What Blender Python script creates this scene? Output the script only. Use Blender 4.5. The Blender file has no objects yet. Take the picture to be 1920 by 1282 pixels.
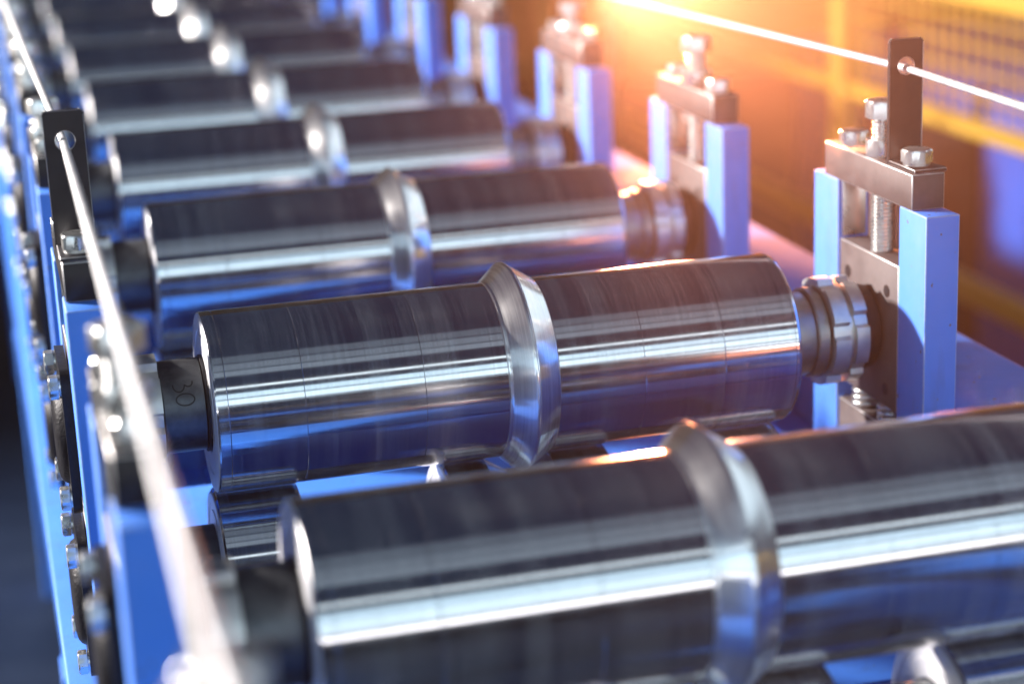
import bpy, bmesh, math, random
from mathutils import Vector, Matrix

# ------------------------------------------------------------------ camera, light, exposure
S = 0.07                      # metres per roller radius: every length below is in roller radii
P = 6.186                     # pitch of the roller rows
L = 6.66                      # length of a roller
sc = bpy.context.scene
col = sc.collection
random.seed(7)

yaw, pitch, roll = 0.2590, 0.2809, 0.0401
fw = Vector((math.sin(yaw)*math.cos(pitch), math.cos(yaw)*math.cos(pitch), -math.sin(pitch)))
rt = Vector((math.cos(yaw), -math.sin(yaw), 0)); dn = fw.cross(rt)
r2 = rt*math.cos(roll) + dn*math.sin(roll); d2 = -rt*math.sin(roll) + dn*math.cos(roll)
cam = bpy.data.cameras.new('camera'); cam_o = bpy.data.objects.new('camera', cam); col.objects.link(cam_o)
m = Matrix((r2, -d2, -fw)).transposed().to_4x4(); m.translation = Vector((-2.0352, -20.9244, 6.5371))*S
cam_o.matrix_world = m
cam.sensor_width = 36; cam.lens = 3710.25/1920*36
cam.clip_start = .02; cam.clip_end = 200
cam.dof.use_dof = True; cam.dof.focus_distance = 21.2*S; cam.dof.aperture_fstop = 3.0
cam.dof.aperture_blades = 0
sc.camera = cam_o

w = bpy.data.worlds.new('World'); sc.world = w; w.use_nodes = True
bg = w.node_tree.nodes['Background']; bg.inputs[0].default_value = (.10, .24, .62, 1); bg.inputs[1].default_value = .10

def lamp(name, loc, target, sx, sy, radiance, color, shape='RECTANGLE'):
    l = bpy.data.lights.new(name, 'AREA'); l.shape = shape; l.size = sx; l.size_y = sy
    a = sx*sy*(math.pi/4 if shape in ('DISK', 'ELLIPSE') else 1)
    l.energy = radiance*math.pi*a; l.color = color
    o = bpy.data.objects.new(name, l); col.objects.link(o); o.location = loc
    o.rotation_euler = (Vector(target)-Vector(loc)).to_track_quat('-Z', 'X').to_euler()
    return o
C0 = Vector((3.3*S, 0, 0))
# hard key from the far left, low and slightly behind the rollers
kd = Vector((-1.24, .74, .56)).normalized()
kl = bpy.data.lights.new('key_lamp', 'SPOT'); kl.energy = 5700; kl.color = (1, .92, .86); kl.shadow_soft_size = .15
kl.spot_size = math.radians(58); kl.spot_blend = .55
ko = bpy.data.objects.new('key_lamp', kl); col.objects.link(ko); ko.location = C0 + kd*6
ko.rotation_euler = (Vector((.3, .22, 0))-ko.location).to_track_quat('-Z', 'Y').to_euler()
def row(name, elev, dist, width, height, radiance, color, dx=0):   # a lamp row hung along x; elevation measured up from the camera side
    e = math.radians(elev); loc = C0 + Vector((dx, -math.cos(e)*dist, math.sin(e)*dist))
    o = lamp(name, loc, C0+Vector((dx, 0, 0)), width, height, radiance, color)
    z = (loc-C0-Vector((dx, 0, 0))).normalized(); x = Vector((1, 0, 0)); y = z.cross(x)
    mm = Matrix((x, y, z)).transposed().to_4x4(); mm.translation = loc; o.matrix_world = mm
    return o
row('ceiling_lamp', 49, 3.6, 9.0, .40, .44, (.70, .87, 1))
row('ceiling_lamp', 57.5, 3.6, 9.0, .50, .33, (.70, .87, 1))
row('ceiling_lamp', 67.5, 3.6, 9.0, .55, .20, (.70, .87, 1))
row('window_fill', 21, 5.0, 18.0, .50, 2.1, (.62, .86, 1))  # unseen window strips matched to the roller reflections, widened for fill
row('window_fill', 13.5, 5.0, 18.0, .55, 2.6, (.68, .89, 1))
row('window_fill', 7.6, 5.0, 18.0, .22, 2.6, (.74, .91, 1))
row('window_fill', 31, 5.0, 18.0, .2, 2.6, (.80, .95, 1))
row('window_fill', 3, 5.0, 18.0, .20, 6.5, (1, .98, 1))
lamp('side_fill', (6.5, 2.2, 2.6), (.3, .3, 0), 2.2, 7.0, 1.3, (.72, .90, 1))  # unseen side panels added to brighten ridge flanks and stand faces
lamp('side_fill', (-6.5, -1.6, 1.7), (.2, 0, 0), 1.6, 6.0, .6, (.60, .84, 1))

sc.view_settings.view_transform = 'Standard'; sc.view_settings.look = 'None'
sc.view_settings.exposure = 0; sc.view_settings.gamma = 1; sc.view_settings.use_curve_mapping = False
sc.cycles.sample_clamp_indirect = 6; sc.cycles.sample_clamp_direct = 0
sc.cycles.max_bounces = 6; sc.cycles.glossy_bounces = 5; sc.cycles.diffuse_bounces = 2; sc.cycles.volume_bounces = 0
sc.cycles.use_denoising = True; sc.cycles.caustics_reflective = True; sc.cycles.blur_glossy = .3

# ------------------------------------------------------------------ materials
MATS = {}
def mat(name, base, metal=0, rough=.5, build=None, coat=0, spec=.5):
    mt = bpy.data.materials.new(name); mt.use_nodes = True
    nt = mt.node_tree; b = nt.nodes['Principled BSDF']
    b.inputs['Base Color'].default_value = (*base, 1); b.inputs['Metallic'].default_value = metal
    b.inputs['Roughness'].default_value = rough; b.inputs['Coat Weight'].default_value = coat
    b.inputs['Specular IOR Level'].default_value = spec; b.inputs['Coat Roughness'].default_value = .25
    if build: build(nt, b)
    MATS[name] = mt; return mt
def N(nt, t, **k):
    n = nt.nodes.new(t)
    for a, v in k.items():
        if a.startswith('i_'): n.inputs[a[2:].replace('_', ' ')].default_value = v
        else: setattr(n, a, v)
    return n
def coords(nt, scale, obj=True):
    tc = N(nt, 'ShaderNodeTexCoord'); oi = N(nt, 'ShaderNodeObjectInfo')
    mul = N(nt, 'ShaderNodeVectorMath', operation='MULTIPLY'); mul.inputs[1].default_value = tuple(s/S for s in scale)
    add = N(nt, 'ShaderNodeVectorMath', operation='ADD'); cm = N(nt, 'ShaderNodeMath', operation='MULTIPLY'); cm.inputs[1].default_value = 37.
    nt.links.new(tc.outputs['Object'], mul.inputs[0]); nt.links.new(oi.outputs['Random'], cm.inputs[0])
    nt.links.new(mul.outputs[0], add.inputs[0]); nt.links.new(cm.outputs[0], add.inputs[1]); return add.outputs[0]
def noise(nt, vec, scale=1, detail=3, rough=.55):
    n = N(nt, 'ShaderNodeTexNoise'); n.inputs['Scale'].default_value = scale; n.inputs['Detail'].default_value = detail; n.inputs['Roughness'].default_value = rough
    nt.links.new(vec, n.inputs['Vector']); return n.outputs['Fac']
def rng(nt, fac, a, b, lo=.3, hi=.7):
    r = N(nt, 'ShaderNodeMapRange'); nt.links.new(fac, r.inputs[0])
    for i, v in zip((1, 2, 3, 4), (lo, hi, a, b)): r.inputs[i].default_value = v
    return r.outputs[0]
def mixc(nt, fac, a, b):
    mx = N(nt, 'ShaderNodeMix', data_type='RGBA'); nt.links.new(fac, mx.inputs[0])
    mx.inputs[6].default_value = (*a, 1); mx.inputs[7].default_value = (*b, 1); return mx.outputs[2]
def bump(nt, b, fac, strength, dist):
    bp = N(nt, 'ShaderNodeBump'); bp.inputs['Strength'].default_value = strength; bp.inputs['Distance'].default_value = dist*S
    nt.links.new(fac, bp.inputs['Height'])
    nt.links.new(bp.outputs[0], b.inputs['Normal']); return bp

def turned(rough, soft, mixf, aniso, c0, c1, an2=.45):
    # turned steel: a sharp anisotropic lobe (lathe marks run round the roll) over a softer brushed one
    def f(nt, b):
        g = noise(nt, coords(nt, (60, .5, .5)), 1, 3, .75)          # lathe marks
        wv = noise(nt, coords(nt, (5, .25, .25)), 1, 4, .6)         # wear tracks left by the sheet
        s = noise(nt, coords(nt, (1.1, 1.1, 1.1)), 1, 5, .6)        # oil smudges
        sp = noise(nt, coords(nt, (75, 75, 75)), 1, 1)              # pits and dust
        def add(a_, b_):
            ad = N(nt, 'ShaderNodeMath', operation='ADD'); nt.links.new(a_, ad.inputs[0]); nt.links.new(b_, ad.inputs[1]); return ad.outputs[0]
        ro = add(add(rng(nt, s, rough-.02, rough+.03), rng(nt, wv, -.02, .03)), rng(nt, sp, 0, .10, .74, .82))
        nt.links.new(ro, b.inputs['Roughness'])
        cc = add(rng(nt, g, 0, .7, .3, .7), rng(nt, wv, 0, .4))
        colr = mixc(nt, cc, c0, c1); nt.links.new(colr, b.inputs['Base Color'])
        b.inputs['Anisotropic'].default_value = aniso
        cx = N(nt, 'ShaderNodeCombineXYZ'); cx.inputs[0].default_value = 1
        nt.links.new(cx.outputs[0], b.inputs['Tangent'])
        bp = bump(nt, b, g, .012, .004)
        b2 = N(nt, 'ShaderNodeBsdfAnisotropic', distribution='GGX'); b2.inputs['Anisotropy'].default_value = an2
        nt.links.new(colr, b2.inputs['Color']); nt.links.new(cx.outputs[0], b2.inputs['Tangent'])
        nt.links.new(add(rng(nt, s, soft-.04, soft+.05), rng(nt, g, -.05, .05)), b2.inputs['Roughness'])
        mx = N(nt, 'ShaderNodeMixShader'); nt.links.new(add(add(add(rng(nt, s, mixf-.03, mixf+.04), rng(nt, wv, -.06, .13, .35, .72)), rng(nt, g, -.05, .07)), rng(nt, sp, -.01, .04, .5, .8)), mx.inputs[0])
        nt.links.new(b.outputs[0], mx.inputs[1]); nt.links.new(b2.outputs[0], mx.inputs[2])
        nt.links.new(mx.outputs[0], nt.nodes['Material Output'].inputs['Surface'])
    return f
mat('roll_steel', (.6, .6, .62), 1, .2, turned(.125, .42, .085, .86, (.50, .49, .51), (.66, .66, .68), 1.0))
mat('ridge_steel', (.7, .7, .72), 1, .2, turned(.14, .34, .35, .5, (.86, .87, .88), (.95, .95, .96)))
def worn(c0, c1, r0, r1, sc_=(2, 2, 2), bs=.1, bd=.01):
    def f(nt, b):
        s = noise(nt, coords(nt, sc_), 1, 6, .65)
        nt.links.new(mixc(nt, rng(nt, s, 0, 1), c0, c1), b.inputs['Base Color'])
        nt.links.new(rng(nt, s, r0, r1), b.inputs['Roughness'])
        f2 = noise(nt, coords(nt, (30, 30, 30)), 1, 3)
        bump(nt, b, f2, bs, bd)
    return f
mat('sleeve_steel', (.1, .1, .11), .85, .4, worn((.055, .06, .07), (.16, .17, .18), .34, .52, (3, 3, 3)))
mat('nut_steel', (.3, .3, .3), .9, .4, worn((.56, .56, .54), (.74, .73, .69), .34, .5, (4, 4, 4)))
mat('ring_steel', (.3, .3, .3), .85, .4, worn((.22, .215, .21), (.36, .35, .335), .34, .5, (3, 3, 3)))
mat('zinc', (.75, .76, .76), .95, .3, worn((.66, .68, .68), (.82, .82, .80), .22, .38, (5, 5, 5)))
mat('black_oxide', (.02, .02, .024), 0, .4, worn((.010, .010, .014), (.022, .021, .025), .40, .55, (4, 4, 4)), spec=.3)
mat('lit_bare_edge', (.6, .58, .58), .7, .45, worn((.45, .44, .44), (.68, .66, .66), .35, .5, (6, 6, 6)))  # bare steel, its paleness also painting the light along the bevels
mat('face_steel', (.7, .7, .72), .55, .45, worn((.66, .67, .70), (.80, .80, .82), .38, .5, (3, 12, 12), .05))
mat('block_steel', (.3, .27, .28), .25, .45, worn((.075, .058, .060), (.12, .098, .10), .60, .74, (5, 5, 5), .15))
mat('cast_black', (.03, .03, .035), .2, .45, worn((.008, .008, .011), (.018, .018, .022), .36, .5, (6, 6, 6), .35, .02), spec=.2)
def paint(c0, c1, chips=False):
    def f(nt, b):
        s = noise(nt, coords(nt, (1.2, 1.2, 1.2)), 1, 5, .6); colr = mixc(nt, rng(nt, s, 0, 1, .25, .75), c0, c1)
        if chips:                                                    # specks of primer and grime rubbed into the paint
            ch = noise(nt, coords(nt, (9, 9, 9)), 1, 2, .5); sm = noise(nt, coords(nt, (2.2, 2.2, .5)), 1, 6, .7)
            for fac, c3 in ((rng(nt, sm, 0, .48, .54, .80), (.01, .05, .20)), (rng(nt, ch, 0, 1, .715, .735), (.05, .06, .09))):
                mx = N(nt, 'ShaderNodeMix', data_type='RGBA'); nt.links.new(fac, mx.inputs[0]); nt.links.new(colr, mx.inputs[6]); mx.inputs[7].default_value = (*c3, 1); colr = mx.outputs[2]
        nt.links.new(colr, b.inputs['Base Color'])
        nt.links.new(rng(nt, noise(nt, coords(nt, (4, 4, 4)), 1, 4), .62, .76) if chips else rng(nt, noise(nt, coords(nt, (4, 4, 4)), 1, 4), .48, .60), b.inputs['Roughness'])
        bump(nt, b, noise(nt, coords(nt, (14, 14, 14)), 1, 2), .12, .02)       # orange peel
    return f
mat('blue_paint', (.06, .25, .8), 0, .35, paint((.020, .18, .74), (.028, .205, .82), True), spec=.9)
mat('pale_edge_paint', (.2, .36, .75), 0, .5, worn((.08, .24, .76), (.34, .46, .74), .4, .6, (4, 4, 4)))  # paler blue for the bevels of the posts
mat('shaded_blue', (.005, .04, .2), 0, .5, paint((.004, .075, .46), (.008, .10, .56)))  # blue paint darkened to put shade into the pan and cabinet colour
mat('yellow_paint', (.75, .48, .03), 0, .4, paint((.36, .225, .02), (.44, .28, .03)))
mat('flare_orange', (.6, .2, .03), 0, .5, paint((.50, .17, .03), (.62, .24, .05)))  # orange of the flare put into the colour of an added housing
mat('wire_steel', (.75, .75, .78), .6, .42, worn((.70, .70, .73), (.86, .86, .88), .42, .58, (6, 6, 6)))
mat('ink', (.004, .004, .005), 0, .6)
mat('rubber', (.012, .012, .014), 0, .6, worn((.008, .008, .01), (.02, .02, .022), .5, .7))
mat('floor_coat', (.02, .03, .045), 0, .4, worn((.002, .008, .026), (.006, .016, .042), .5, .7, (.25, .25, .25), .05), spec=.25)
mat('wall_paint', (.3, .16, .06), 0, .7, worn((.24, .13, .055), (.36, .20, .08), .6, .8, (.1, .1, .1), .05))
def glow(nt, b):
    b.inputs['Emission Color'].default_value = (1, .50, .20, 1); b.inputs['Emission Strength'].default_value = 40
mat('lamp_glass', (.9, .8, .6), 0, .3, glow)

# ------------------------------------------------------------------ mesh helpers (lengths in roller radii)
CACHE = {}
def finish(bm, key, material, ang=35):
    me = bpy.data.meshes.new(key); bmesh.ops.recalc_face_normals(bm, faces=bm.faces)
    bm.to_mesh(me); bm.free(); me.materials.append(MATS[material])
    me.transform(Matrix.Scale(S, 4)); me.shade_smooth(); me.set_sharp_from_angle(angle=math.radians(ang)); me.update()
    CACHE[key] = me; return me
def part(name, key, parent=None, loc=(0, 0, 0), rot=(0, 0, 0)):
    o = bpy.data.objects.new(name, CACHE[key]); col.objects.link(o)
    o.location = Vector(loc)*S; o.rotation_euler = rot
    if parent is not None: o.parent = parent
    return o
def thing(name, label, cat, loc=(0, 0, 0), group=None, kind=None, key=None):
    o = bpy.data.objects.new(name, CACHE[key] if key else None); col.objects.link(o); o.location = Vector(loc)*S
    if not key: o.empty_display_size = .02
    o['label'] = label; o['category'] = cat
    if group: o['group'] = group
    if kind: o['kind'] = kind
    return o
def lathe(key, prof, material, axis='X', n=72, closed=True, ang=30):
    bm = bmesh.new(); rings = []
    for (x, r) in prof:
        ring = []
        for i in range(n):
            a = 2*math.pi*i/n; c, s = r*math.cos(a), r*math.sin(a)
            ring.append(bm.verts.new({'X': (x, c, s), 'Z': (c, s, x), 'Y': (c, x, s)}[axis]))
        rings.append(ring)
    pairs = list(zip(rings, rings[1:])) + ([(rings[-1], rings[0])] if closed else [])
    for a, b in pairs:
        for i in range(n): bm.faces.new((a[i], a[(i+1) % n], b[(i+1) % n], b[i]))
    return finish(bm, key, material, ang)
def rodlathe(key, prof, material, axis='X', n=48, ang=30):       # solid of revolution closed with end caps
    bm = bmesh.new(); rings = []
    for (x, r) in prof:
        rings.append([bm.verts.new({'X': (x, r*math.cos(t), r*math.sin(t)), 'Z': (r*math.cos(t), r*math.sin(t), x), 'Y': (r*math.cos(t), x, r*math.sin(t))}[axis])
                      for t in [2*math.pi*i/n for i in range(n)]])
    for a, b in zip(rings, rings[1:]):
        for i in range(n): bm.faces.new((a[i], a[(i+1) % n], b[(i+1) % n], b[i]))
    bm.faces.new(rings[0]); bm.faces.new(rings[-1])
    return finish(bm, key, material, ang)
def box(key, a, b, material, bev=.02, seg=2, edge=None):
    bm = bmesh.new(); bmesh.ops.create_cube(bm, size=1)
    for v in bm.verts: v.co = Vector([(a[i]+b[i])/2 + v.co[i]*(b[i]-a[i]) for i in range(3)])
    if bev:
        res = bmesh.ops.bevel(bm, geom=bm.edges[:], offset=bev, segments=seg, affect='EDGES', profile=.5)
        if edge:
            for f_ in res['faces']: f_.material_index = 1
    me = finish(bm, key, material, 50)
    if edge: me.materials.append(MATS[edge])
    return me
def prism(key, pts, d0, d1, material, axis='X', bev=0, hole=None, edge=None):  # outline pts in the plane square to axis
    bm = bmesh.new()
    def mk(u, v, d): return {'X': (d, u, v), 'Y': (u, d, v), 'Z': (u, v, d)}[axis]
    n = len(pts)
    A = [bm.verts.new(mk(u, v, d0)) for u, v in pts]; B = [bm.verts.new(mk(u, v, d1)) for u, v in pts]
    for i in range(n): bm.faces.new((A[i], A[(i+1) % n], B[(i+1) % n], B[i]))
    if hole is None:
        bm.faces.new(A); bm.faces.new(B)
    else:
        k = len(hole)
        HA = [bm.verts.new(mk(u, v, d0)) for u, v in hole]; HB = [bm.verts.new(mk(u, v, d1)) for u, v in hole]
        for i in range(k): bm.faces.new((HA[i], HA[(i+1) % k], HB[(i+1) % k], HB[i]))
        for O, H in ((A, HA), (B, HB)):
            es = []
            for ring in (O, H):
                for i in range(len(ring)):
                    e = bm.edges.get((ring[i], ring[(i+1) % len(ring)])) or bm.edges.new((ring[i], ring[(i+1) % len(ring)]))
                    es.append(e)
            bmesh.ops.triangle_fill(bm, edges=es, use_beauty=True)
    if bev:
        ed = [e for e in bm.edges if len(e.link_faces) == 2 and e.calc_face_angle(0) > .6]
        res = bmesh.ops.bevel(bm, geom=ed, offset=bev, segments=1, affect='EDGES', profile=.5)
        if edge:
            for f_ in res['faces']: f_.material_index = 1
    me = finish(bm, key, material, 22)
    if edge: me.materials.append(MATS[edge])
    return me
def hexhead(key, r, h, material='zinc', axis='Z', dome=.25, rot=0):  # six flats, chamfered crown
    bm = bmesh.new(); n = 48
    def rad(a): return r*math.cos(math.pi/6)/math.cos(((a-rot) % (math.pi/3)) - math.pi/6)
    prof = [(0, 1, 0), (h*.84, 1, 0), (h*.97, .93, .6), (h, .80, 1)]
    rings = []
    for z, f, rnd in prof:
        ring = []
        for i in range(n):
            a = 2*math.pi*i/n; rr = rad(a); flat = r*math.cos(math.pi/6)
            q = min(rr, r*.97) if z > 0 else rr
            q = q*(1-rnd) + (flat*f)*rnd if rnd else rr
            u, v = q*math.cos(a), q*math.sin(a)
            ring.append(bm.verts.new({'Z': (u, v, z), 'X': (z, u, v), '-X': (-z, u, v)}[axis]))
        rings.append(ring)
    for a_, b_ in zip(rings, rings[1:]):
        for i in range(n): bm.faces.new((a_[i], a_[(i+1) % n], b_[(i+1) % n], b_[i]))
    bm.faces.new(rings[0]); bm.faces.new(rings[-1])
    return finish(bm, key, material, 25)
def hexnut(key, r, h, material='zinc'):
    bm = bmesh.new(); n = 48; flat = r*math.cos(math.pi/6)
    rings = []
    for z, rnd in ((0, 1), (h*.14, 0), (h*.86, 0), (h, 1)):
        ring = []
        for i in range(n):
            a = 2*math.pi*i/n; rr = flat/math.cos((a % (math.pi/3)) - math.pi/6)
            q = flat if rnd else rr
            ring.append(bm.verts.new((q*math.cos(a), q*math.sin(a), z)))
        rings.append(ring)
    for a_, b_ in zip(rings, rings[1:]):
        for i in range(n): bm.faces.new((a_[i], a_[(i+1) % n], b_[(i+1) % n], b_[i]))
    bm.faces.new(rings[0]); bm.faces.new(rings[-1])
    return finish(bm, key, material, 25)
def thread(key, r, z0, z1, pitch_, material='zinc', n=28):          # a true helix
    bm = bmesh.new(); turns = (z1-z0)/pitch_; steps = int(turns*n); prev = None
    for i in range(steps+1):
        a = 2*math.pi*i/n; z = z0 + pitch_*i/n
        q = [bm.verts.new((rr*math.cos(a), rr*math.sin(a), z+dz)) for rr, dz in ((r*.87, 0), (r, pitch_*.4), (r, pitch_*.55), (r*.87, pitch_*.95))]
        if prev:
            for j in range(3): bm.faces.new((prev[j], prev[j+1], q[j+1], q[j]))
        prev = q
    for z in (z0, z1+pitch_):
        bm.faces.new([bm.verts.new((r*.95*math.cos(t), r*.95*math.sin(t), z)) for t in [2*math.pi*i/n for i in range(n)]])
    return finish(bm, key, material, 20)
def tube(key, pts, r, material, n=10, cap=True):
    bm = bmesh.new(); rings = []
    for i, p in enumerate(pts):
        p = Vector(p); t = (Vector(pts[min(i+1, len(pts)-1)])-Vector(pts[max(i-1, 0)])).normalized()
        u = t.cross(Vector((0, 0, 1)) if abs(t.z) < .9 else Vector((1, 0, 0))).normalized(); v = t.cross(u)
        rings.append([bm.verts.new(p + (u*math.cos(a)+v*math.sin(a))*r) for a in [2*math.pi*j/n for j in range(n)]])
    for a, b in zip(rings, rings[1:]):
        for i in range(n): bm.faces.new((a[i], a[(i+1) % n], b[(i+1) % n], b[i]))
    if cap: bm.faces.new(rings[0]); bm.faces.new(rings[-1])
    return finish(bm, key, material, 40)
def spring(key, r, wr, z0, z1, turns, material='zinc'):
    n = turns*20
    tube(key, [(r*math.cos(2*math.pi*i/20), r*math.sin(2*math.pi*i/20), z0+(z1-z0)*i/n) for i in range(n+1)], wr, material, 10)
def slotnut(key, x0, x1, r, bore, slots=6, depth=.10, wid=.22, phase=0.):   # round lock nut with wrench slots
    pts = []; n = 96
    for i in range(n):
        a = 2*math.pi*i/n
        d = abs(((a-phase) % (2*math.pi/slots)) - math.pi/slots)
        q = r - depth if d*r < wid/2 else r
        if pts and abs(math.hypot(*pts[-1])-q) > .01: pts.append((q*math.cos(a-1e-3), q*math.sin(a-1e-3)))
        pts.append((q*math.cos(a), q*math.sin(a)))
    hole = [(bore*math.cos(2*math.pi*i/48), bore*math.sin(2*math.pi*i/48)) for i in range(48)]
    return prism(key, pts, x0, x1, 'nut_steel', 'X', 0, hole)
def rrect(u0, u1, v0, v1, r, top_only=False, n=6):
    pts = []
    for cu, cv, a0 in ((u1-r, v1-r, 0), (u0+r, v1-r, 90), (u0+r, v0+r, 180), (u1-r, v0+r, 270)):
        if top_only and a0 >= 180: pts.append((u0 if a0 == 180 else u1, v0)); continue
        for i in range(n+1):
            a = math.radians(a0+90*i/n); pts.append((cu+r*math.cos(a), cv+r*math.sin(a)))
    return pts

# ------------------------------------------------------------------ setting
FLOOR = -13.0
bm = bmesh.new(); bm.faces.new([bm.verts.new(v) for v in ((-400, -300, FLOOR), (500, -300, FLOOR), (500, 700, FLOOR), (-400, 700, FLOOR))])
finish(bm, 'floor', 'floor_coat'); fo = part('floor', 'floor'); fo['kind'] = 'structure'

# ------------------------------------------------------------------ machine bed
Y0, Y1 = -2.6*P, 9.6*P
bed = thing('machine_bed', 'long blue painted machine bed under the rollers with side shelf', 'machine bed')
box('bed_plate_left', (-1.80, Y0, -3.45), (.45, Y1, -3.0), 'blue_paint', .03); part('bed_plate', 'bed_plate_left', bed)
box('bed_plate_right', (6.9, -1.35*P, -3.45), (9.8, Y1, -3.0), 'blue_paint', .03); part('bed_plate', 'bed_plate_right', bed)
box('cross_plate', (-.95, 1.15, -2.22), (7.75, 2.95, -2.0), 'blue_paint', .025)
box('plate_support', (.0, 1.5, -4.29), (.3, 2.6, -2.23), 'blue_paint', .02)
for k in range(-1, 9):
    cp = part('cross_plate', 'cross_plate', bed, (0, k*P, 0))
    for x in (.6, 6.4): part('plate_support', 'plate_support', cp, (x, 0, 0))
box('bed_pan', (.46, -P-.6, -4.6), (6.89, Y1, -4.3), 'shaded_blue', .03); part('pan', 'bed_pan', bed)
box('bed_side_beam', (-1.72, Y0+.2, -6.2), (-1.1, Y1-.2, -3.46), 'blue_paint', .04); part('side_beam', 'bed_side_beam', bed)
part('side_beam', 'bed_side_beam', bed, (9.6, 0, 0))
box('bed_shelf', (8.31, Y0+.2, -.86), (9.78, Y1-.2, -.62), 'blue_paint', .03); part('side_shelf', 'bed_shelf', bed)
box('bed_shelf_web', (9.40, Y0+.2, -2.99), (9.64, Y1-.2, -.87), 'blue_paint', .03); part('shelf_web', 'bed_shelf_web', bed)
box('bed_leg', (-.35, -.45, FLOOR+.005), (.35, .45, -6.21), 'blue_paint', .04)
for y in (-2*P, 1.2*P, 4.4*P, 7.6*P):
    for x in (-1.42, 8.18): part('leg', 'bed_leg', bed, (x, y, 0))

# ------------------------------------------------------------------ rollers
def sect(key, x0, x1, material='roll_steel', r=1., lip=.012):
    lathe(key, [(x0+.0003, .5), (x0+.0003, r-lip*.8), (x0+lip, r), (x1-lip, r), (x1-.0003, r-lip*.8), (x1-.0003, .5)], material, 'X', 160, ang=14)
c = .005
sect('roll_a', .14, .96, lip=c); sect('roll_b', .96, 2.27, lip=c); sect('roll_c', 2.27, 3.20, lip=c)
sect('roll_d', 3.78, 4.77, lip=c); sect('roll_e', 4.77, 5.72, lip=c); sect('roll_f', 5.72, 6.58, lip=c)
# end rings with the recessed, grooved faces
lathe('end_ring_left', [(.139, .5), (.139, .998), (.135, 1.0), (.03, 1.0), (.012, .993), (.012, .5)], 'roll_steel', 'X', 160, ang=14)
lathe('end_face', [(.011, .99), (0, .975), (0, .80), (.009, .795), (.009, .755), (.0, .75), (.0, .56), (.011, .55)], 'face_steel', 'X', 128, ang=25)
lathe('end_ring_right', [(6.581, .5), (6.581, .999), (6.61, 1.0), (6.645, .985), (6.66, .96), (6.66, .5)], 'roll_steel', 'X', 128, ang=25)
rp = [(3.201, .5), (3.201, .990), (3.211, 1.0), (3.225, 1.003), (3.243, 1.012), (3.262, 1.028), (3.442, 1.190), (3.455, 1.199), (3.470, 1.203), (3.484, 1.199), (3.493, 1.190),
      (3.500, 1.178), (3.507, 1.178), (3.766, 1.012), (3.779, 1.0), (3.779, .5)]
lathe('ridge', rp, 'ridge_steel', 'X', 160, ang=12)
rodlathe('shaft', [(-1.40, .26), (-1.38, .28), (-.98, .28), (-.98, .40), (7.86, .40), (7.86, .28), (8.6, .28)], 'nut_steel', 'X', 48)
lathe('sleeve', [(-.50, .41), (-.50, .49), (-.485, .51), (-.05, .51), (-.035, .49), (-.035, .41)], 'sleeve_steel', 'X', 72)
lathe('collar', [(-.034, .41), (-.034, .535), (-.004, .535), (-.004, .41)], 'black_oxide', 'X', 72)
slotnut('left_nut', -.74, -.505, .60, .41, 6, .09, .20, .5)
lathe('left_washer', [(-1.00, .41), (-1.0, .55), (-.76, .55), (-.76, .41)], 'sleeve_steel', 'X', 64)
lathe('neck_ring', [(6.662, .41), (6.662, .48), (6.69, .50), (7.04, .50), (7.06, .49), (7.06, .41)], 'ring_steel', 'X', 72)
lathe('spacer_ring', [(7.062, .41), (7.062, .52), (7.085, .535), (7.20, .535), (7.215, .52), (7.215, .41)], 'ring_steel', 'X', 72)
slotnut('lock_nut_inner', 7.23, 7.42, .64, .41, 6, .055, .17, .30)
lathe('lock_nut_flange', [(7.42, .41), (7.42, .55), (7.50, .55), (7.50, .41)], 'nut_steel', 'X', 64)
slotnut('lock_nut_outer', 7.50, 7.66, .63, .41, 6, .055, .17, .12)
lathe('bearing_boss', [(7.66, .41), (7.66, .47), (7.70, .50), (7.86, .50), (7.86, .41)], 'black_oxide', 'X', 64)
# the handwritten 30 on the sleeve
def ink_stroke(key, pts, wdt=.016):
    bm = bmesh.new(); rr = .5125; prev = None
    P3 = [(x, a) for x, a in pts]
    for i, (x, a) in enumerate(P3):
        x2, a2 = P3[min(i+1, len(P3)-1)]; x1, a1 = P3[max(i-1, 0)]
        tx, ta = x2-x1, (a2-a1)*rr; l = math.hypot(tx, ta) or 1; nx, na = -ta/l*wdt/2, tx/l*wdt/2/rr
        q = [bm.verts.new((x+s*nx, -rr*math.cos(a+s*na), rr*math.sin(a+s*na))) for s in (-1, 1)]
        if prev: bm.faces.new((prev[0], prev[1], q[1], q[0]))
        prev = q
    return finish(bm, key, 'ink')
def arc(cx, ca, rx, ra, a0, a1, n=18):
    return [(cx+rx*math.cos(math.radians(a0+(a1-a0)*i/n)), ca+ra*math.sin(math.radians(a0+(a1-a0)*i/n))) for i in range(n+1)]
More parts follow.
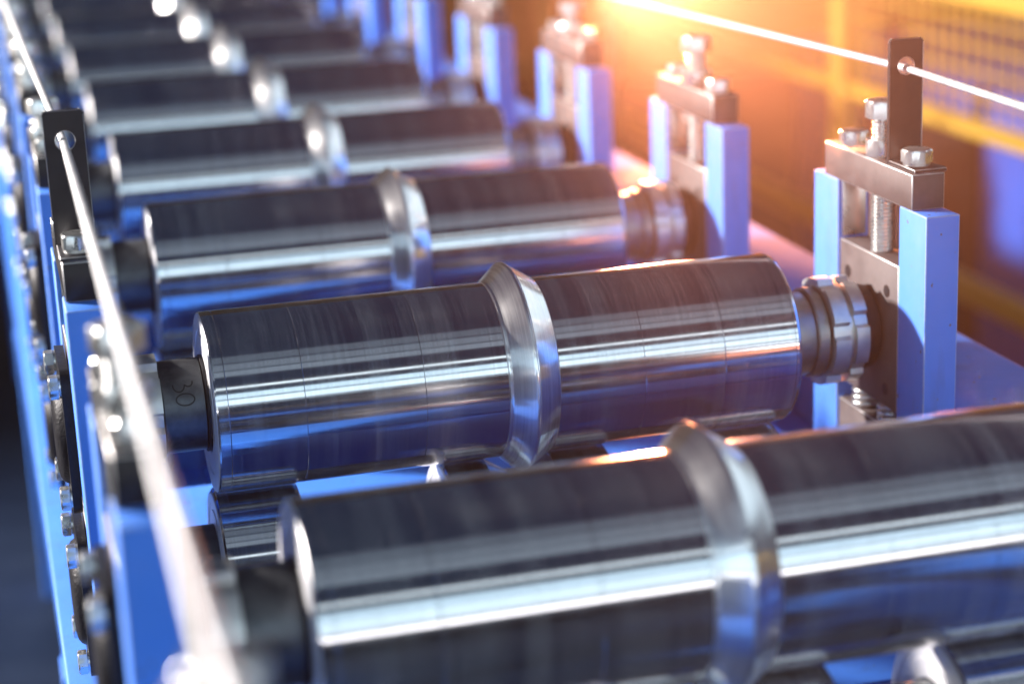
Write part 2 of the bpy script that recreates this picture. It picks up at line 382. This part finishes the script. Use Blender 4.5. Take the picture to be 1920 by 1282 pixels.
# digits read down round the sleeve: x along the shaft, angle a up from the side facing the front
three = arc(-.31, .735, .062, .15, 170, 362) + arc(-.205, .79, .045, .10, 200, 372)[2:]
ink_stroke('digit_three', three)
ink_stroke('digit_zero', arc(-.255, .415, .098, .125, 60, 428, 30))
ROW = {-2: 'behind the front', -1: '', }
def ordn(k): return ['', 'first', 'second', 'third', 'fourth', 'fifth', 'sixth', 'seventh', 'eighth', 'ninth'][k]
def where(k):
    if k == 0: return 'in the row of the two cable brackets'
    if k < 0: return ordn(-k) + ' row before the bracket row'
    return ordn(k) + ' row beyond the bracket row'
def upper_roller(k):
    lab = {0: 'polished steel upper roller with the handwritten 30 on its sleeve'}.get(k, 'polished ridged steel upper roller, ' + where(k))
    t = thing('forming_roller', lab, 'roller', (0, k*P, 0), 'upper rollers of the forming line')
    part('end_ring', 'end_ring_left', t); part('end_face', 'end_face', t)
    for q in 'abcdef': part('roll_section', 'roll_'+q, t)
    rg = part('ridge', 'ridge', t); rg['label'] = 'bright raised ridge round the middle of the roller'
    part('end_ring', 'end_ring_right', t); part('shaft', 'shaft', t)
    sl = part('sleeve', 'sleeve', t); part('collar', 'collar', t); part('washer', 'left_washer', t)
    for q in ('left_nut', 'lock_nut_inner', 'lock_nut_outer'): part('lock_nut', q, t)
    part('nut_flange', 'lock_nut_flange', t)
    part('spacer', 'neck_ring', t); part('spacer', 'spacer_ring', t); part('bearing_boss', 'bearing_boss', t)
    if k == 0:
        part('handwritten_digit', 'digit_three', sl); part('handwritten_digit', 'digit_zero', sl)
    else:
        rot = random.uniform(0, 6.28)
        for ch in t.children:
            if ch.name.startswith(('lock_nut', 'roll_section')): ch.rotation_euler.x = rot
    return t
ZL = -1.95; RL = .9
def lsect(key, x0, x1):
    lathe(key, [(x0, .42), (x0+.0, .56), (x0+.03, .58), (x0+.03, .70), (x0, .72), (x0, RL-.03), (x0+.02, RL), (x1-.02, RL), (x1, RL-.03), (x1, .42)], 'roll_steel', 'X', 96)
lsect('lroll_a', 0, .93); lsect('lroll_f', 5.68, 6.66)
lathe('lroll_c', [(2.60, .42), (2.60, RL-.03), (2.62, RL), (3.10, RL), (3.14, RL-.04), (3.40, RL-.22), (3.54, RL-.22), (3.82, RL-.04), (3.86, RL), (4.53, RL), (4.55, RL-.03), (4.55, .42)], 'roll_steel', 'X', 96)
for q, x in (('a', 0), ('c', 2.60), ('f', 5.68)):
    lathe('lface_'+q, [(x-.002, RL-.035), (x-.014, RL-.05), (x-.014, .74), (x-.004, .73), (x-.004, .66), (x-.016, .65), (x-.016, .48), (x-.002, .47)], 'face_steel', 'X', 96, ang=25)
lathe('lspacer_a', [(.935, .41), (.935, .46), (2.595, .46), (2.595, .41)], 'sleeve_steel', 'X', 56)
lathe('lspacer_b', [(4.555, .41), (4.555, .46), (5.675, .46), (5.675, .41)], 'sleeve_steel', 'X', 56)
lathe('lsleeve_l', [(-.95, .41), (-.95, .50), (-.01, .50), (-.01, .41)], 'sleeve_steel', 'X', 56)
lathe('lsleeve_r', [(6.67, .41), (6.67, .50), (7.80, .50), (7.80, .41)], 'sleeve_steel', 'X', 56)
def lower_roller(k):
    t = thing('lower_roller', 'dark lower roller of three drums, ' + where(k), 'roller', (0, k*P, ZL), 'lower rollers of the forming line')
    for q in 'acf': part('end_face', 'lface_'+q, part('roll_section', 'lroll_'+q, t))
    part('spacer', 'lspacer_a', t); part('spacer', 'lspacer_b', t); part('sleeve', 'lsleeve_l', t); part('sleeve', 'lsleeve_r', t)
    part('shaft', 'shaft', t)

# ------------------------------------------------------------------ stands: built round x = 0 (face towards the rollers at x = 0, body to +x), flipped for the left side
TX = .41
def outer(a, b): return (min(a, b), max(a, b))
box('post_near', (0, -1.50, -2.995), (TX, -.83, 1.62), 'blue_paint', .016, 2, 'pale_edge_paint'); box('post_far', (0, .83, -2.995), (TX, 1.53, 1.62), 'blue_paint', .016, 2, 'pale_edge_paint')
box('crossbar', (-.012, -1.16, 1.624), (TX-.02, 1.19, 2.035), 'black_oxide', .012, 1, 'lit_bare_edge')
box('crossbar_right', (-.012, -1.16, 1.624), (TX-.02, 1.19, 2.035), 'block_steel', .012, 1, 'lit_bare_edge')
def blockmesh(key, z0, z1, holes, mtl, notch=True):
    # plate with four drilled holes and a bore
    box(key, (.02, -.80, z0), (TX-.02, .80, z1), mtl, .012, 1, 'lit_bare_edge')
blockmesh('bearing_block', -.88, .90, 1, 'block_steel'); blockmesh('lower_block', -2.85, -1.13, 1, 'block_steel')
rodlathe('drilled_hole', [(.012, .072), (.012, .055), (.019, .05), (.03, .05)], 'black_oxide', 'X', 20)
lathe('hole_rim', [(.016, .058), (.0185, .082), (.025, .082), (.025, .058)], 'block_steel', 'X', 24)
box('liner_far', (.05, .795, .92), (TX-.05, .826, 1.61), 'zinc', .006); box('liner_near', (.05, -.826, .92), (TX-.05, -.795, 1.61), 'zinc', .006)
box('guide_key', (TX-.10, -.10, .92), (TX-.03, .60, 1.60), 'block_steel', .01)
hexhead('bolt_head', .185, .15, rot=.2); lathe('lock_washer', [(0, .10), (0, .155), (.035, .155), (.035, .10)], 'zinc', 'Z', 32)
hexhead('screw_head', .225, .215, rot=.45); hexnut('screw_nut', .23, .21)
thread('screw_thread', .135, .86, 2.50, .045)
spring('coil_spring', .16, .035, -1.12, -.885, 3)
# L-shaped bracket that carries the cable: upright with a round hole and a foot under the near bolt
hole = [(.205+.098*math.cos(2*math.pi*i/40), 3.15+.098*math.sin(2*math.pi*i/40)) for i in range(40)]
prism('bracket_upright', rrect(0.0, .415, 2.04, 3.46, .05, True), -.49, -.445, 'black_oxide', 'Y', .007, hole, 'lit_bare_edge')
box('bracket_foot', (.0, -1.15, 2.04), (.40, -.491, 2.085), 'black_oxide', .007, 1, 'lit_bare_edge')
# flanged bearing bolted on the outer face
fl = rrect(-.68, .68, -.80, .80, .22)
prism('flange', fl, TX+.004, TX+.10, 'cast_black', 'X', .015)
rodlathe('flange_housing', [(TX+.10, .60), (TX+.15, .57), (TX+.185, .52), (TX+.20, .44), (TX+.205, .30), (TX+.205, .12)], 'cast_black', 'X', 56)
hexhead('flange_bolt', .135, .10, 'zinc', 'X'); lathe('flange_washer', [(0, .07), (0, .125), (.02, .125), (.02, .07)], 'zinc', 'X', 24)
def flip(key):                                                      # mirrored copy of a cached mesh for the left-hand stands
    me = CACHE[key].copy(); me.transform(Matrix.Scale(-1, 4, (1, 0, 0))); me.flip_normals(); CACHE[key+'_left'] = me
for q in list(CACHE):
    if q in ('post_near', 'post_far', 'crossbar', 'bearing_block', 'lower_block', 'drilled_hole', 'hole_rim', 'liner_far', 'liner_near', 'guide_key', 'bracket_upright', 'bracket_foot', 'flange', 'flange_housing', 'flange_bolt', 'flange_washer'): flip(q)
def stand(k, left):
    sd = 'left' if left else 'right'
    br = k == 0
    if br: lab = 'blue roller stand with ' + ('black bracket threaded by the cable, beside the handwritten 30' if left else 'brown-black cable bracket, beside the paired slotted lock nuts')
    else: lab = 'blue roller stand on the %s side, %s' % ('sleeved' if left else 'lock-nut', where(k))
    x = -1.03 if left else 7.9; sx = -1 if left else 1; sf = '_left' if left else ''
    t = thing('roller_stand', lab, 'stand', (x, k*P, -.055 if left else 0), 'blue roller stands along the %s' % ('sleeved side' if left else 'lock-nut side'))
    def pt(n, key, parent=t, loc=(0, 0, 0), rot=(0, 0, 0)): return part(n, key+(sf if key+'_left' in CACHE else ''), parent, (loc[0]*sx, loc[1], loc[2]), rot)
    pt('post', 'post_near'); pt('post', 'post_far')
    part('crossbar', 'crossbar_left' if left else 'crossbar_right', t)
    b = pt('bearing_block', 'bearing_block')
    for yy, zz in ((-.5, .54), (.56, .54), (-.5, -.66), (.56, -.66)):
        h = pt('drilled_hole', 'drilled_hole', b, (0, yy, zz)); pt('hole_rim', 'hole_rim', b, (0, yy, zz))
    pt('bearing_block', 'lower_block'); pt('slide_liner', 'liner_far'); pt('slide_liner', 'liner_near'); left or pt('guide_key', 'guide_key')
    cx = .195
    zf = 2.085 if br else 2.036
    ln = random.uniform(-.10, .10)
    for yy, zz in ((-.85, zf), (.80, 2.036)):
        bo = part('bolt', 'bolt_head', t, (cx*sx, yy, zz+.035), (0, 0, random.uniform(0, 1) if not br else (.35 if yy < 0 else .1))); part('lock_washer', 'lock_washer', bo, (0, 0, -.035))
    dz = 0 if br else random.uniform(-.10, .06)
    scw = part('adjusting_screw', 'screw_thread', t, (cx*sx, 0, 0)); part('screw_head', 'screw_head', scw, (0, 0, 2.49+max(dz, -.1)), (0, 0, 0 if br else random.uniform(0, 1)))
    if dz > 0: scw.location.z += 0
    part('lock_nut', 'screw_nut', scw, (0, 0, 2.037), (0, 0, .15 if br else random.uniform(0, 1)))
    for yy in (-.35, .35): part('coil_spring', 'coil_spring', t, (cx*sx, yy, 0))
    if br:
        u = pt('cable_bracket', 'bracket_upright', t, (.02 if not left else 0, 0, 0)); pt('bracket_foot', 'bracket_foot', u)
    if left:
        for zc in (-.05, -1.95):
            f = pt('bearing_flange', 'flange', t, (0, 0, zc)); pt('bearing_housing', 'flange_housing', f)
            for yy in (-.5, .5):
                for zz in (-.62, .62):
                    pt('bolt', 'flange_bolt', f, (TX+.125, yy, zz)); pt('washer', 'flange_washer', f, (TX+.10, yy, zz))
    return t
for k in range(-1, 9):
    upper_roller(k); lower_roller(k)
for k in range(-2, 9): stand(k, True)
for k in range(0, 9): stand(k, False)

# ------------------------------------------------------------------ safety cables (twisted strands) through the brackets
def cable(key, pts, r, lay=.32):
    # seven-strand look: a tube whose radius ripples along a helix
    bm = bmesh.new(); prev = None; n = 18; s = 0.; ring_step = .05
    for a, b in zip(pts, pts[1:]):
        a, b = Vector(a), Vector(b); d = b-a; l = d.length; t = d/l; u = t.cross(Vector((0, 0, 1))).normalized(); v = t.cross(u); q = int(l/ring_step)
        for i in range(q + (1 if b == Vector(pts[-1]) else 0)):
            c_ = a+t*(i*ring_step); ph = 2*math.pi*(s+i*ring_step)/lay
            ring = [bm.verts.new(c_ + (u*math.cos(x)+v*math.sin(x))*r*(.93+.07*abs(math.cos(3*(x-ph/3*1.)))*1.4)) for x in [2*math.pi*j/n for j in range(n)]]
            if prev:
                for j in range(n): bm.faces.new((prev[j], prev[(j+1) % n], ring[(j+1) % n], ring[j]))
            prev = ring
        s += q*ring_step
    return finish(bm, key, 'wire_steel', 80)
cable('cable_right', [(8.13, -17, 2.80), (8.125, -.47, 3.125), (6.03, 8.6*P, 2.74)], .042)
cable('cable_left', [(-1.42, -24, 2.98), (-1.252, -.47, 3.085), (-1.88, 8.6*P, 2.90)], .042)
thing('safety_cable', 'pale twisted steel cable through the brown-black bracket above the lock-nut side', 'cable', key='cable_right')
thing('safety_cable', 'pale twisted steel cable through the black bracket above the sleeved side', 'cable', key='cable_left')

# ------------------------------------------------------------------ background: yellow safety fence, added flare lamp, wall, machine
fx = 24.
f = thing('safety_fence', 'yellow safety fence with square wire mesh beside the forming line', 'fence', (fx, 0, FLOOR))
zz = -FLOOR
box('fence_post', (-.38, -.38, .01), (.38, .38, zz+.9), 'yellow_paint', .05)
for y in (2, 35.5, 69, 102.5): part('post', 'fence_post', f, (0, y, 0))
for nme, z0, h in (('rail', zz+.28, .30), ('rail', zz-3.35, .16), ('rail', zz-7.85, .32)):
    box('fence_rail%.1f' % z0, (-.26, -20, z0-h), (.26, 130, z0+h), 'yellow_paint', .04); part(nme, 'fence_rail%.1f' % z0, f)
bm = bmesh.new()
def bar(a, b, r=.042):
    a, b = Vector(a), Vector(b); u = Vector((1, 0, 0))*r; v = (b-a).normalized().cross(Vector((1, 0, 0)))*r
    A = [bm.verts.new(a+x) for x in (u, v, -u, -v)]; B = [bm.verts.new(b+x) for x in (u, v, -u, -v)]
    for i in range(4): bm.faces.new((A[i], A[(i+1) % 4], B[(i+1) % 4], B[i]))
y = -20.
while y < 130: bar((.0, y, zz-3.3), (0, y, zz+.1)); y += .66
z = zz-3.1
while z < zz-.1: bar((.02, -20, z), (.02, 130, z)); z += .66
finish(bm, 'fence_mesh', 'yellow_paint'); o = part('wire_mesh', 'fence_mesh', f); o['kind'] = 'stuff'

wl = thing('factory_wall', 'blurred warm brown factory wall far behind the machine', 'wall', (0, 150, FLOOR))
box('wall_body', (-200, 0, .01), (300, 4, 75), 'wall_paint', 0); part('wall_face', 'wall_body', wl)
mc = thing('background_machine', 'blurred blue machine cabinet standing behind the yellow fence', 'machine', (28.5, 38, FLOOR))
box('cabinet', (0, -18, .01), (12, 12, 9.3), 'shaded_blue', .2); part('cabinet', 'cabinet', mc)
box('cabinet_door', (-.2, -3, 1), (-.02, 5, 8.4), 'black_oxide', .05); part('door', 'cabinet_door', mc)
mo = thing('background_machine', 'blurred housing added in the orange of the flare beyond the end of the yellow fence', 'machine', (14, 100, FLOOR))
box('housing', (0, 0, .01), (46, 16, 26), 'flare_orange', .3); part('housing', 'housing', mo)

lp = thing('flare_lamp', 'added warm lamp on a post standing for the flare behind the far stands', 'lamp', (15.6, 33, FLOOR))  # lamp added as a source for the warm flare glow
rodlathe('lamp_pole', [(.01, 1.2), (.2, 1.2), (.3, .25), (-FLOOR+1.0, .2)], 'black_oxide', 'Z', 24); part('pole', 'lamp_pole', lp)
rodlathe('lamp_bulb', [(.9, .2), (1.1, .55), (1.5, .75), (1.9, .6), (2.1, .25)], 'lamp_glass', 'Z', 24); part('bulb', 'lamp_bulb', lp, (0, 0, -FLOOR))
pl = bpy.data.lights.new('flare_lamp_light', 'SPOT'); pl.energy = 2700; pl.color = (1, .30, .13); pl.shadow_soft_size = .04
pl.spot_size = math.radians(28); pl.spot_blend = .9
po = bpy.data.objects.new('flare_lamp_light', pl); col.objects.link(po); po.location = Vector((15.0, 31.6, 1.6))*S
po.rotation_euler = (Vector((.64, -1.0, .2))-po.location).to_track_quat('-Z', 'Y').to_euler()

fc = thing('floor_hose', 'black rubber hose lying on the dark floor outside the sleeved side', 'hose',
           key=None, loc=(0, 0, 0))
tube('hose', [(-9+.5*i, 22+2.2*math.sin(i*.35), FLOOR+.3) for i in range(16)], .28, 'rubber', 10); part('hose', 'hose', fc)

# ------------------------------------------------------------------ thin haze added to carry the flare glow
box('haze', (-420, -320, FLOOR-15), (520, 720, 110), 'rubber', 0)
hz = part('haze', 'haze'); hz['kind'] = 'stuff'; hz['label'] = 'thin haze added to carry the warm glow of the flare'
hm = bpy.data.materials.new('haze'); hm.use_nodes = True; nt = hm.node_tree; nt.nodes.remove(nt.nodes['Principled BSDF'])
pv = nt.nodes.new('ShaderNodeVolumePrincipled'); pv.inputs['Color'].default_value = (1, .97, .94, 1); pv.inputs['Density'].default_value = .006; pv.inputs['Anisotropy'].default_value = .85
nt.links.new(pv.outputs[0], nt.nodes['Material Output'].inputs['Volume']); CACHE['haze'].materials[0] = hm
